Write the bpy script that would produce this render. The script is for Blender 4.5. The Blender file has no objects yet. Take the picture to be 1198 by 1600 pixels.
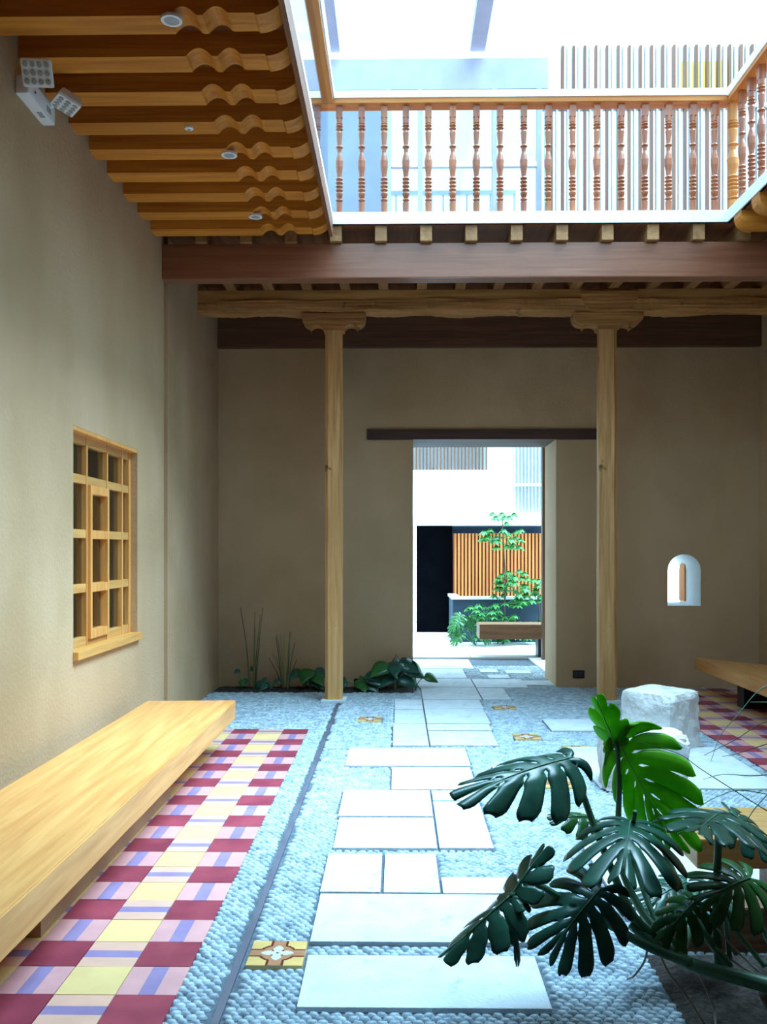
import bpy, bmesh, math, random
from mathutils import Vector, Matrix, noise
import numpy as np
random.seed(7)
scene = bpy.context.scene
COL = scene.collection
# ------------------------------------------------------------ camera
FPX, HZ, CAMZ = 1420.0, 860.0, 1.48
YAW = math.atan(22.0 / FPX)
cd = bpy.data.cameras.new('camera')
cam = bpy.data.objects.new('camera', cd); COL.objects.link(cam)
cam.location = (0, 0, CAMZ)
cam.rotation_euler = (math.pi / 2, 0, YAW)
cd.sensor_fit = 'VERTICAL'; cd.sensor_height = 36.0; cd.sensor_width = 36.0
cd.lens = FPX / 1600 * 36
cd.shift_y = 60 / 1600.0
cd.clip_start = 0.02
scene.camera = cam
# ------------------------------------------------------------ sky, sun, exposure
w = bpy.data.worlds.new('sky'); scene.world = w; w.use_nodes = True
bg = w.node_tree.nodes['Background']
bg.inputs[0].default_value = (0.46, 0.77, 1.0, 1); bg.inputs[1].default_value = 2.9
sd = bpy.data.lights.new('sun', 'SUN'); sd.energy = 15.0; sd.angle = math.radians(58); sd.color = (0.49, 0.78, 1.0)
sun = bpy.data.objects.new('sun', sd); COL.objects.link(sun)
sun.rotation_euler = (math.radians(2), math.radians(20), 0)
scene.view_settings.view_transform = 'Standard'; scene.view_settings.look = 'None'
scene.view_settings.gamma = 1.0; scene.view_settings.use_curve_mapping = False
scene.view_settings.exposure = 0.55
scene.cycles.max_bounces = 10; scene.cycles.diffuse_bounces = 6; scene.cycles.transparent_max_bounces = 16

def W(x, y, Y):
    """world point at depth Y seen along the photo's line of sight (x, y)"""
    r = (x - 599.0) / FPX; u = (HZ - y) / FPX
    d = Vector((-math.sin(YAW) + r * math.cos(YAW), math.cos(YAW) + r * math.sin(YAW), u))
    return Vector((0, 0, CAMZ)) + d * (Y / d.y)
def FX(x, y, h=0.0):
    d = y - HZ; Y = FPX * (CAMZ - h) / d
    return ((x - 621.0) / FPX * Y, Y)

# ------------------------------------------------------------ materials
MATS = {}
def mat(name, col, rough=0.6, col2=None, scale=(4, 4, 4), detail=5, bump=0.0, bscale=30.0, spec=0.4, mixr=(0.35, 0.65),
        metallic=0.0, vary=0.0, transl=0.0, coat=0.0, dist=0.0, noise2=None):
    if name in MATS: return MATS[name]
    m = bpy.data.materials.new(name); m.use_nodes = True; MATS[name] = m
    nt = m.node_tree; N = nt.nodes; L = nt.links; b = N['Principled BSDF']
    b.inputs['Roughness'].default_value = rough
    b.inputs['Specular IOR Level'].default_value = spec
    b.inputs['Metallic'].default_value = metallic
    if coat: b.inputs['Coat Weight'].default_value = coat; b.inputs['Coat Roughness'].default_value = 0.2
    tc = N.new('ShaderNodeTexCoord'); mp = N.new('ShaderNodeMapping')
    L.new(tc.outputs['Object'], mp.inputs[0]); mp.inputs['Scale'].default_value = scale
    oi = N.new('ShaderNodeObjectInfo')
    va = N.new('ShaderNodeVectorMath'); va.operation = 'ADD'
    sc = N.new('ShaderNodeVectorMath'); sc.operation = 'SCALE'; sc.inputs['Scale'].default_value = 37.0
    cx = N.new('ShaderNodeCombineXYZ')
    for i in range(3): L.new(oi.outputs['Random'], cx.inputs[i])
    L.new(cx.outputs[0], sc.inputs[0]); L.new(mp.outputs[0], va.inputs[0]); L.new(sc.outputs[0], va.inputs[1])
    nz = N.new('ShaderNodeTexNoise'); nz.inputs['Scale'].default_value = 1.0; nz.inputs['Detail'].default_value = detail
    nz.inputs['Distortion'].default_value = dist
    L.new(va.outputs[0], nz.inputs['Vector'])
    c2 = col2 or tuple(c * 0.8 for c in col)
    rp = N.new('ShaderNodeValToRGB'); rp.color_ramp.elements[0].position = mixr[0]; rp.color_ramp.elements[1].position = mixr[1]
    rp.color_ramp.elements[0].color = (*c2, 1); rp.color_ramp.elements[1].color = (*col, 1)
    L.new(nz.outputs[0], rp.inputs[0]); out = rp.outputs[0]
    if noise2:   # larger stain layer: (colour, scale, lo, hi)
        n2 = N.new('ShaderNodeTexNoise'); n2.inputs['Scale'].default_value = noise2[1]; n2.inputs['Detail'].default_value = 6
        L.new(tc.outputs['Object'], n2.inputs['Vector'])
        r2 = N.new('ShaderNodeMapRange'); r2.inputs[1].default_value = noise2[2]; r2.inputs[2].default_value = noise2[3]
        L.new(n2.outputs[0], r2.inputs[0])
        mx = N.new('ShaderNodeMix'); mx.data_type = 'RGBA'; mx.inputs[7].default_value = (*noise2[0], 1)
        L.new(r2.outputs[0], mx.inputs[0]); L.new(out, mx.inputs[6]); out = mx.outputs[2]
    if vary:
        hs = N.new('ShaderNodeHueSaturation'); mr = N.new('ShaderNodeMapRange')
        mr.inputs[3].default_value = 1 - vary; mr.inputs[4].default_value = 1 + vary
        L.new(oi.outputs['Random'], mr.inputs[0]); L.new(mr.outputs[0], hs.inputs['Value']); L.new(out, hs.inputs['Color']); out = hs.outputs[0]
    L.new(out, b.inputs['Base Color'])
    if bump:
        bn = N.new('ShaderNodeTexNoise'); bn.inputs['Scale'].default_value = bscale; bn.inputs['Detail'].default_value = 4
        L.new(tc.outputs['Object'] if bscale > 0 else va.outputs[0], bn.inputs['Vector'])
        if bscale < 0: bn.inputs['Scale'].default_value = 1.5; L.new(va.outputs[0], bn.inputs['Vector'])
        bp = N.new('ShaderNodeBump'); bp.inputs['Strength'].default_value = bump; bp.inputs['Distance'].default_value = 0.02
        L.new(bn.outputs[0], bp.inputs['Height']); L.new(bp.outputs[0], b.inputs['Normal'])
    if transl:
        tr = N.new('ShaderNodeBsdfTranslucent'); ms = N.new('ShaderNodeMixShader'); ms.inputs[0].default_value = transl
        mc = N.new('ShaderNodeMix'); mc.data_type = 'RGBA'; mc.blend_type = 'MULTIPLY'; mc.inputs[0].default_value = 1
        L.new(out, mc.inputs[6]); mc.inputs[7].default_value = (1, 1, .5, 1)
        L.new(mc.outputs[2], tr.inputs[0]); L.new(b.outputs[0], ms.inputs[1]); L.new(tr.outputs[0], ms.inputs[2])
        L.new(ms.outputs[0], N['Material Output'].inputs[0])
    return m
def wood(name, col, col2, axis, rough=0.5, bump=0.25, vary=0.12, coat=0.0, dist=0.6):
    s = [22, 22, 22]; s['xyz'.index(axis)] = 1.3
    n2 = (tuple(c * .35 for c in col2), 7.0, .66, .74) if name.startswith('old_') else None
    return mat(name, col, rough, col2, tuple(s), 6, bump, -1, 0.4, (0.3, 0.72), vary=vary, coat=coat, dist=dist, noise2=n2)
def glass(name, tint, amount):
    m = bpy.data.materials.new(name); m.use_nodes = True; nt = m.node_tree; N = nt.nodes; L = nt.links
    N.remove(N['Principled BSDF'])
    t = N.new('ShaderNodeBsdfTransparent'); t.inputs[0].default_value = (*tint, 1)
    g = N.new('ShaderNodeBsdfGlossy'); g.inputs['Roughness'].default_value = 0.03
    lw = N.new('ShaderNodeLayerWeight'); lw.inputs[0].default_value = 0.5
    fr = N.new('ShaderNodeMath'); fr.operation = 'POWER'; fr.inputs[1].default_value = 4.0; L.new(lw.outputs['Facing'], fr.inputs[0])
    ad = N.new('ShaderNodeMath'); ad.operation = 'ADD'; ad.inputs[1].default_value = amount; ad.use_clamp = True
    ms = N.new('ShaderNodeMixShader'); L.new(fr.outputs[0], ad.inputs[0]); L.new(ad.outputs[0], ms.inputs[0])
    L.new(t.outputs[0], ms.inputs[1]); L.new(g.outputs[0], ms.inputs[2]); L.new(ms.outputs[0], N['Material Output'].inputs[0])
    return m
plaster = mat('plaster', (0.56, 0.375, 0.22), 0.85, (0.49, 0.32, 0.175), (1.5, 1.5, .5), 7, 0.25, 45, 0.2,
              noise2=((0.42, 0.27, 0.14), 0.9, .5, .75))
plaster_pale = mat('plaster_pale', (0.78, 0.79, 0.78), 0.85, (0.72, 0.73, 0.73), (2, 2, 2), 5, 0.1, 60)
white_wall = mat('white_wall', (0.85, 0.87, 0.87), 0.8, (0.80, 0.82, 0.83), (1, 1, 1), 4)
mortar = mat('mortar', (0.12, 0.15, 0.18), 0.9, (0.07, 0.09, 0.11), (30, 30, 30), 5, 0.3, 90)
pebble_m = mat('pebble_stone', (0.42, 0.52, 0.58), 0.45, (0.22, 0.29, 0.34), (16, 16, 16), 3, 0.0, vary=0.15, spec=0.5)
slab_m = mat('cantera_slab', (0.66, 0.73, 0.77), 0.8, (0.56, 0.63, 0.68), (7, 7, 7), 8, 0.35, 70, vary=0.05,
             noise2=((0.46, 0.50, 0.53), 13, .60, .74))
stone_m = mat('white_limestone', (0.82, 0.82, 0.80), 0.9, (0.62, 0.61, 0.58), (9, 9, 9), 8, 0.7, 28)
paving_out = mat('courtyard_paving', (0.72, 0.73, 0.72), 0.85, (0.62, 0.63, 0.62), (3, 3, 3), 5, .1, 40)
soil_m = mat('soil', (0.055, 0.045, 0.038), 0.95, (0.018, 0.015, 0.013), (40, 40, 40), 6, 0.8, 60)
t_mar = mat('maroon_cement_tile', (0.33, 0.05, 0.075), 0.5, (0.24, 0.03, 0.055), (7, 7, 7), 5, vary=0.12)
t_yel = mat('yellow_cement_tile', (0.78, 0.56, 0.24), 0.5, (0.72, 0.50, 0.21), (7, 7, 7), 5, vary=0.05)
t_pnk = mat('pink_cement_tile', (0.68, 0.34, 0.33), 0.5, (0.60, 0.30, 0.30), (9, 9, 9), 5, vary=0.06)
t_lil = mat('lilac_cement_tile', (0.30, 0.22, 0.38), 0.5, (0.25, 0.18, 0.33), (9, 9, 9), 5, vary=0.06)
t_pch = mat('peach_cement_tile', (0.74, 0.42, 0.30), 0.5, (0.66, 0.38, 0.28), (9, 9, 9), 5)
d_yel = mat('flower_tile_yellow', (0.90, 0.70, 0.30), 0.45); d_brn = mat('flower_tile_brown', (0.25, 0.055, 0.03), 0.45)
d_org = mat('flower_tile_tan', (0.70, 0.38, 0.20), 0.45); d_wht = mat('flower_tile_white', (0.86, 0.84, 0.8), 0.45)
GOLD, GOLD2 = (0.76, 0.29, 0.035), (0.48, 0.14, 0.014)
joist_w = wood('joist_pine', GOLD, GOLD2, 'x', 0.5)
joist_y = wood('joist_pine_long', (.42, .21, .08), (.27, .12, .04), 'y', 0.5)
board_w = wood('ceiling_board', (0.26, 0.085, 0.025), (0.15, 0.045, 0.015), 'y', 0.6)
beam_w = wood('mahogany_beam', (0.34, 0.13, 0.07), (0.22, 0.075, 0.035), 'x', 0.32, bump=.08, coat=0.5)
old_beam = wood('old_weathered_timber', (0.60, 0.28, 0.09), (0.28, 0.11, 0.03), 'x', 0.75, bump=.8)
old_col = wood('old_column_timber', (0.76, 0.43, 0.17), (0.44, 0.20, 0.06), 'z', 0.7, bump=.5)
rail_w = wood('handrail_wood', (0.68, 0.27, 0.06), (0.52, 0.17, 0.03), 'x', 0.4)
balu_w = wood('baluster_wood', (0.27, 0.065, 0.025), (0.38, 0.13, 0.05), 'z', 0.35, coat=0.3, vary=.2)
bench_w = wood('bench_parota', (0.78, 0.40, 0.13), (0.58, 0.24, 0.065), 'y', 0.45, bump=.1)
bench_d = wood('bench_dark', (0.24, 0.11, 0.045), (0.13, 0.055, 0.022), 'x', 0.5)
win_w = wood('window_pine', (0.76, 0.36, 0.10), (0.58, 0.23, 0.05), 'z', 0.5)
lintel_w = wood('dark_lintel', (0.085, 0.035, 0.022), (0.045, 0.02, 0.014), 'x', 0.6)
slat_or = wood('orange_slat', (0.70, 0.25, 0.07), (0.52, 0.16, 0.04), 'z', 0.5)
slat_dk = wood('brown_slat', (0.20, 0.085, 0.045), (0.13, 0.055, 0.03), 'z', 0.5)
slat_pl = mat('pale_slat', (0.55, 0.58, 0.60), 0.6)
black_m = mat('black_metal', (0.012, 0.012, 0.014), 0.5, (0.01, 0.01, 0.01))
blue_wall = mat('slate_blue_plaster', (0.03, 0.055, 0.085), 0.7, (0.02, 0.04, 0.065), (4, 4, 4), 5, .2, 50)
white_p = mat('white_plastic', (0.85, 0.86, 0.86), 0.4, (0.83, 0.84, 0.84))
lens_m = mat('lamp_lens', (0.42, 0.43, 0.45), 0.25, (0.36, 0.37, 0.4))
white_st = mat('white_steel', (0.88, 0.90, 0.90), 0.5, (0.85, 0.87, 0.88))
grey_st = mat('grey_steel', (0.42, 0.42, 0.52), 0.5, (0.36, 0.36, 0.46))
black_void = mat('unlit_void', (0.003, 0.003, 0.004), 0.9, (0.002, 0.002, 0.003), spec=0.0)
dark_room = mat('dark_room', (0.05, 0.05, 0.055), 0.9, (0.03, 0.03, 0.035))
groove_m = mat('drain_strip', (0.13, 0.13, 0.16), 0.6, (0.09, 0.09, 0.12))
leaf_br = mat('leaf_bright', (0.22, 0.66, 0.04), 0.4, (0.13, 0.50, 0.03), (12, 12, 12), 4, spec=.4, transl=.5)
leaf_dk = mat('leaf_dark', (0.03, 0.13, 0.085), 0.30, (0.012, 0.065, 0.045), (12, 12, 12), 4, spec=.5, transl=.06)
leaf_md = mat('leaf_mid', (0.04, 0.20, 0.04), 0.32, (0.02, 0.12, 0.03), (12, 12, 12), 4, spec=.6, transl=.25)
vein_m = mat('pale_vein', (0.30, 0.55, 0.16), 0.4)
stem_g = mat('green_stem', (0.11, 0.29, 0.17), 0.4, (0.05, 0.16, 0.09), (9, 9, 3), 4)
stem_b = mat('brown_stem', (0.13, 0.09, 0.05), 0.8, (0.07, 0.05, 0.03), (9, 9, 3), 4)
reed_m = mat('reed', (0.22, 0.28, 0.10), 0.6, (0.14, 0.12, 0.05), (9, 9, 3), 4)
root_p = mat('pale_root', (0.45, 0.42, 0.36), 0.8, (0.3, 0.27, 0.22))
tree_lf = mat('umbrella_tree_leaf', (0.07, 0.32, 0.07), 0.4, (0.025, 0.17, 0.045), (6, 6, 6), 4, transl=.3)
yellow_p = mat('yellow_panel', (0.85, 0.6, 0.05), 0.5)
glass_c = glass('clear_glass', (0.90, 0.95, 0.98), 0.03)
glass_b = glass('bluish_glass', (0.72, 0.80, 0.90), 0.10)
glass_d = glass('window_glass', (0.75, 0.8, 0.85), 0.05)

# ------------------------------------------------------------ helpers
def link(name, me, m, parent=None, loc=None):
    o = bpy.data.objects.new(name, me); COL.objects.link(o)
    if m and not me.materials:
        for mm in (m if isinstance(m, (list, tuple)) else [m]): me.materials.append(mm)
    if parent is not None: o.parent = parent
    if loc is not None: o.location = loc
    return o
def wloc(p):
    v = Vector((0, 0, 0))
    while p is not None: v += p.location; p = p.parent
    return v
def obj(name, bm, m, parent=None, smooth=False, origin=None):
    """bm holds WORLD coordinates; linked under parent (or with its own origin)"""
    base = wloc(parent) if parent is not None else Vector((0, 0, 0))
    if origin is None:
        xs = [v.co for v in bm.verts]
        mn = Vector([min(c[i] for c in xs) for i in range(3)]); mx = Vector([max(c[i] for c in xs) for i in range(3)])
        origin = Vector(((mn.x + mx.x) / 2, (mn.y + mx.y) / 2, mn.z))
    origin = Vector(origin)
    bmesh.ops.translate(bm, verts=bm.verts, vec=-origin)
    bmesh.ops.recalc_face_normals(bm, faces=bm.faces)
    me = bpy.data.meshes.new(name); bm.to_mesh(me); bm.free()
    if smooth: me.polygons.foreach_set('use_smooth', [True] * len(me.polygons))
    return link(name, me, m, parent, origin - base)
def thing(name, label, cat, loc, group=None):
    o = bpy.data.objects.new(name, None); COL.objects.link(o); o.location = loc; o.empty_display_size = .1
    return tag(o, label, cat, group)
def tag(o, label, cat, group=None):
    o['label'] = label; o['category'] = cat
    if group: o['group'] = group
    return o
def struct(o, label, cat='room'):
    o['kind'] = 'structure'; o['label'] = label; o['category'] = cat; return o
def box(bm, x0, x1, y0, y1, z0, z1, bev=0.0):
    r = bmesh.ops.create_cube(bm, size=1.0)
    vs = r['verts']
    for v in vs: v.co = Vector((x0 + (v.co.x + .5) * (x1 - x0), y0 + (v.co.y + .5) * (y1 - y0), z0 + (v.co.z + .5) * (z1 - z0)))
    if bev:
        es = list({e for v in vs for e in v.link_edges})
        bmesh.ops.bevel(bm, geom=es, offset=bev, segments=2, affect='EDGES', profile=.7)
    return vs
def B(*a, **k):
    bm = bmesh.new(); box(bm, *a, **k); return bm
def prism(bm, pts, axis, a, b):
    """extrude polygon pts (2D) along axis from a to b"""
    def P(p, t):
        return {'x': (t, p[0], p[1]), 'y': (p[0], t, p[1]), 'z': (p[0], p[1], t)}[axis]
    v0 = [bm.verts.new(P(p, a)) for p in pts]; v1 = [bm.verts.new(P(p, b)) for p in pts]
    bm.faces.new(v0); bm.faces.new(v1[::-1]); n = len(pts)
    for i in range(n): bm.faces.new((v0[i], v0[(i + 1) % n], v1[(i + 1) % n], v1[i]))
def lathe(bm, c, prof, seg=20):
    rings = []
    for z, r in prof:
        rings.append([bm.verts.new((c[0] + r * math.cos(2 * math.pi * k / seg), c[1] + r * math.sin(2 * math.pi * k / seg), c[2] + z)) for k in range(seg)])
    for a, b in zip(rings, rings[1:]):
        for k in range(seg): bm.faces.new((a[k], a[(k + 1) % seg], b[(k + 1) % seg], b[k]))
    bm.faces.new(rings[0][::-1]); bm.faces.new(rings[-1])
def spline(pts, n=6):
    P = [Vector(p) for p in pts]; P = [P[0] * 2 - P[1]] + P + [P[-1] * 2 - P[-2]]; out = []
    for i in range(1, len(P) - 2):
        for k in range(n):
            t = k / n; a, b, c, d = P[i - 1:i + 3]
            out.append(0.5 * ((2 * b) + (c - a) * t + (2 * a - 5 * b + 4 * c - d) * t * t + (3 * b - a - 3 * c + d) * t ** 3))
    out.append(P[-2]); return out
def tube(bm, pts, r0, r1=None, seg=8, n=6):
    r1 = r0 if r1 is None else r1
    S = spline(pts, n) if len(pts) > 2 else [Vector(p) for p in pts]
    prev = None; up = Vector((0.3, 0.2, 1)).normalized(); rings = []
    for i, p in enumerate(S):
        t = (S[min(i + 1, len(S) - 1)] - S[max(i - 1, 0)]).normalized()
        s = t.cross(up)
        if s.length < .05: s = t.cross(Vector((1, 0, 0)))
        s.normalize(); q = s.cross(t); r = r0 + (r1 - r0) * i / (len(S) - 1)
        rings.append([bm.verts.new(p + (s * math.cos(2 * math.pi * k / seg) + q * math.sin(2 * math.pi * k / seg)) * r) for k in range(seg)])
    for a, b in zip(rings, rings[1:]):
        for k in range(seg): bm.faces.new((a[k], a[(k + 1) % seg], b[(k + 1) % seg], b[k]))
    bm.faces.new(rings[0][::-1]); bm.faces.new(rings[-1])
def rough(bm, amp, freq, seed=0.0, keep=None):
    for v in bm.verts:
        d = noise.noise_vector(v.co * freq + Vector((seed, seed * 2, 0))) + 0.5 * noise.noise_vector(v.co * freq * 2.7 + Vector((seed, 0, seed)))
        v.co += d * amp

LX, RX, BY = -1.94, 3.88, 9.82         # left wall, right wall, back wall
CZ = 4.0                                # underside of the joists
OX0, OX1, OY0, OY1 = -0.54, 2.67, 3.1, 7.38   # light well
# ------------------------------------------------------------ floor
floor = struct(obj('floor', B(-2.3, 4.6, -4.2, 19.0, -.12, 0.0), mortar, origin=(0, 0, 0)), 'grey mortar bed that carries pebbles, slabs and coloured tiles', 'floor')
T = 0.203
def tile_mesh(kind):
    bm = bmesh.new(); h = T - .003
    if kind in ('m', 'y'):
        box(bm, -h / 2, h / 2, -h / 2, h / 2, 0, .014)
    else:
        for i in range(3):
            a = -h / 2 + h * (i * .36 if i < 2 else .64); b = -h / 2 + h * ([.36, .64, 1][i])
            for j in range(3):
                lo = [0, .03, .97][j]; hi = [.03, .97, 1][j]
            nf = len(bm.faces)
            if kind == 'v': box(bm, a, b, -h / 2, h / 2, 0, .014)
            else: box(bm, -h / 2, h / 2, a, b, 0, .014)
            bm.faces.ensure_lookup_table()
            for f in bm.faces[nf:]: f.material_index = 1 if i == 1 else 0
    me = bpy.data.meshes.new('cement_tile'); bm.to_mesh(me); bm.free()
    for mm in {'m': [t_mar], 'y': [t_yel], 'v': [t_pnk, t_lil], 'h': [t_pch, t_lil]}[kind]: me.materials.append(mm)
    return me
TM = {k: tile_mesh(k) for k in 'myvh'}
def lay_tiles(x0, dx, cols, y0, rows):
    for c in range(cols):
        for r in range(rows):
            k = {(0, 0): 'm', (1, 1): 'y', (0, 1): 'v', (1, 0): 'h'}[(c % 2, r % 2)]
            o = link('floor_tile', TM[k], None, floor, (x0 + dx * (c + .5) * T, y0 - (r + .5) * T, random.uniform(-.001, .001)))
            o.rotation_euler = (random.uniform(-.003, .003), random.uniform(-.003, .003), 0)
lay_tiles(-0.728, -1, 6, 7.45, 27)
lay_tiles(2.46, 1, 7, 9.70, 18)
# drain strip
strip = obj('drain_strip', B(-.582, -.556, 1.8, 8.8, 0, .010), groove_m, floor)
# flower tiles
def flower_mesh():
    bm = bmesh.new(); n = 44; h = .1
    vs = [[bm.verts.new((-h + 2 * h * i / n, -h + 2 * h * j / n, .016)) for i in range(n + 1)] for j in range(n + 1)]
    for j in range(n):
        for i in range(n):
            f = bm.faces.new((vs[j][i], vs[j][i + 1], vs[j + 1][i + 1], vs[j + 1][i]))
            x = abs(-1 + 2 * (i + .5) / n); y = abs(-1 + 2 * (j + .5) / n)
            r = math.hypot(x, y)
            inner = r < .60 or x < .24 or y < .24
            edge = (r < .70 or x < .33 or y < .33) and not inner
            pet = min(math.hypot((x - .30) / .28, y / .17), math.hypot(x / .17, (y - .30) / .28))
            dot = r < .07 or math.hypot(x - .2, y - .2) < .05
            f.material_index = 1 if (edge or dot) else (3 if pet < 1 else (2 if inner else 0))
    e = bmesh.ops.extrude_face_region(bm, geom=[f for f in bm.faces])
    box(bm, -h, h, -h, h, 0, .0155)
    me = bpy.data.meshes.new('flower_tile'); bm.to_mesh(me); bm.free()
    for mm in (d_yel, d_brn, d_org, d_wht): me.materials.append(mm)
    return me
FLM = flower_mesh()
FT = [(-.437, 3.30), (-.239, 7.90), (1.0, 8.51), (1.015, 7.17), (1.016, 5.73), (1.33, 6.74)]
for p in FT: link('flower_tile', FLM, None, floor, (p[0], p[1], 0))
# stone slabs (x0, x1, y0, y1)
def Yof(y): return FPX * CAMZ / (y - HZ)
SL = [(-.325, .495, Yof(1584), Yof(1500)), (-.33, .50, Yof(1479), Yof(1402.5)),
      (-.335, -.072, Yof(1400), Yof(1339)), (-.062, .185, Yof(1401), Yof(1339)), (.193, .50, Yof(1402), Yof(1376)),
      (-.32, .197, Yof(1330), Yof(1281.5)), (-.33, .197, Yof(1280), Yof(1238.5)), (.205, .475, Yof(1330), Yof(1256)),
      (.205, .485, Yof(1254.5), Yof(1238.5)), (-.04, .49, Yof(1237), Yof(1202)), (-.36, .50, Yof(1200), Yof(1172)),
      (-.038, .237, Yof(1168), Yof(1133.5)), (.245, .76, Yof(1167.5), Yof(1145)), (.245, .77, Yof(1144), Yof(1134)),
      (.246, .79, Yof(1133), Yof(1110)), (-.03, .238, Yof(1133), Yof(1112)), (.246, .80, Yof(1109.5), Yof(1095.5)), (-.03, .238, Yof(1111), Yof(1095.5)),
      (.246, .83, Yof(1095), Yof(1076)), (.838, 1.12, Yof(1095), Yof(1077)), (.21, .83, Yof(1075.5), Yof(1062)), (.84, 1.40, Yof(1076), Yof(1063)),
      (.20, .80, Yof(1061.5), Yof(1047)), (.20, .95, Yof(1046.5), Yof(1032)), (1.05, 1.3, Yof(1061), Yof(1056)), (1.0, 1.22, Yof(1052), Yof(1047)),
      (1.35, 1.72, Yof(1072), Yof(1065)), (1.3, 1.6, Yof(1054), Yof(1049)),
      (.64, .82, 5.95, 6.2), (1.25, 2.38, 5.62, 6.80), (.915, 2.35, 3.62, 4.55), (1.25, 1.9, 7.4, 7.9)]
for (x0, x1, y0, y1) in SL:
    bm = B(x0 + .002, x1 - .002, y0 + .003, y1 - .003, 0, .017 + random.uniform(-.001, .002), bev=.003)
    obj('stone_slab', bm, slab_m, floor)
# pebbles
BED = (.90, 2.6, 1.6, 3.33)
def free(x, y):
    if x < -1.93 or x > 3.85: return False
    if x < -.735 and y < 7.46: return False
    if x > 2.45 and 6.0 < y < 9.72: return False
    if -.60 < x < -.542 and y < 8.82: return False
    if x < .19 and y > 9.40: return False
    if BED[0] - .01 < x < BED[1] and BED[2] < y < BED[3]: return False
    for (a, b, c, d) in SL:
        if a - .012 < x < b + .012 and c - .012 < y < d + .012: return False
    for (a, b) in FT:
        if abs(x - a) < .113 and abs(y - b) < .113: return False
    return True
pts = []
y = 2.5; row = 0
while y < 11.6:
    sp = .030 if y < 7.5 else .042
    sx = sp * 1.22; x = -1.95 + (row % 2) * sx * .5
    xl = max(-1.95, -y * .46); xr = min(3.86, y * .43)
    while x < xr:
        if x > xl:
            px, py = x + random.uniform(-.16, .16) * sp, y + random.uniform(-.13, .13) * sp
            ok = free(px, py) and not (y > 9.8 and not (.2 < px < 1.95))
            if ok: pts.append((px, py, sp))
        x += sx
    y += sp * .80; row += 1
def pebble_unit():
    V = []; F = []; S = 7
    for (r, z) in ((1.0, 0.0), (.74, .80)):
        for k in range(S): a = 2 * math.pi * k / S; V.append((r * math.cos(a), r * math.sin(a), z))
    V.append((0, 0, 1.0))
    for k in range(S): F.append((k, (k + 1) % S, S + (k + 1) % S)); F.append((k, S + (k + 1) % S, S + k)); F.append((S + k, S + (k + 1) % S, 2 * S))
    return np.array(V), np.array(F)
PV, PF = pebble_unit()
near = sorted(pts, key=lambda p: p[1])
near = [p for p in near if p[1] > 2.80][:300]
ns = set(near)
pms = []
for i in range(6):
    a = random.uniform(.9, 1.25); v = PV * np.array([.0190 * (.9 + .12 * a), .0120 * (1.1 - .1 * a), .012])
    v[:, 2] += np.where(PV[:, 2] > 0, np.random.uniform(-.001, .001, len(v)), 0)
    me = bpy.data.meshes.new('pebble'); me.from_pydata(v.tolist(), [], PF.tolist()); me.materials.append(pebble_m)
    me.polygons.foreach_set('use_smooth', [True] * len(me.polygons)); pms.append(me)
for p in near:
    o = link('pebble', random.choice(pms), None, floor, (p[0], p[1], 0)); o.rotation_euler = (random.uniform(-.1, .05), 0, random.uniform(-.5, .5))
rest = np.array([p for p in pts if p not in ns]); n = len(rest)
ang = np.random.uniform(-.5, .5, n); el = np.random.uniform(1.1, 1.38, n); rad = rest[:, 2] * .52
X = PV[None, :, 0] * (rad * el)[:, None]; Y_ = PV[None, :, 1] * (rad / el)[:, None]; Z = PV[None, :, 2] * np.random.uniform(.010, .015, n)[:, None]
VX = np.cos(ang)[:, None] * X - np.sin(ang)[:, None] * Y_ + rest[:, 0:1]; VY = np.sin(ang)[:, None] * X + np.cos(ang)[:, None] * Y_ + rest[:, 1:2]
V = np.stack([VX, VY, Z], -1).reshape(-1, 3); F = (PF[None] + (np.arange(n) * len(PV))[:, None, None]).reshape(-1, 3)
me = bpy.data.meshes.new('pebble_field'); me.vertices.add(len(V)); me.vertices.foreach_set('co', V.ravel())
me.loops.add(F.size); me.loops.foreach_set('vertex_index', F.ravel().astype(np.int32)); me.polygons.add(len(F))
me.polygons.foreach_set('loop_start', np.arange(0, F.size, 3, dtype=np.int32)); me.polygons.foreach_set('use_smooth', np.ones(len(F), dtype=bool))
me.update(calc_edges=True)
pf = link('pebble_field', me, pebble_m, floor); pf['kind'] = 'stuff'
# courtyard paving slabs beyond the shade
for i in range(6):
    for j in range(6):
        a = 10.9 if i > 2 else 12.45
        y0 = 12.42 + j * 1.0; x0 = -2.0 + i * 1.0
        obj('courtyard_slab', B(x0 + .006, x0 + .994, y0 + .006, y0 + .994, 0, .02), paving_out, floor)
for i in range(2):
    obj('courtyard_slab', B(1.78 + i * .9, 2.67 + i * .9, 10.6, 12.4, 0, .02), paving_out, floor)

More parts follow.
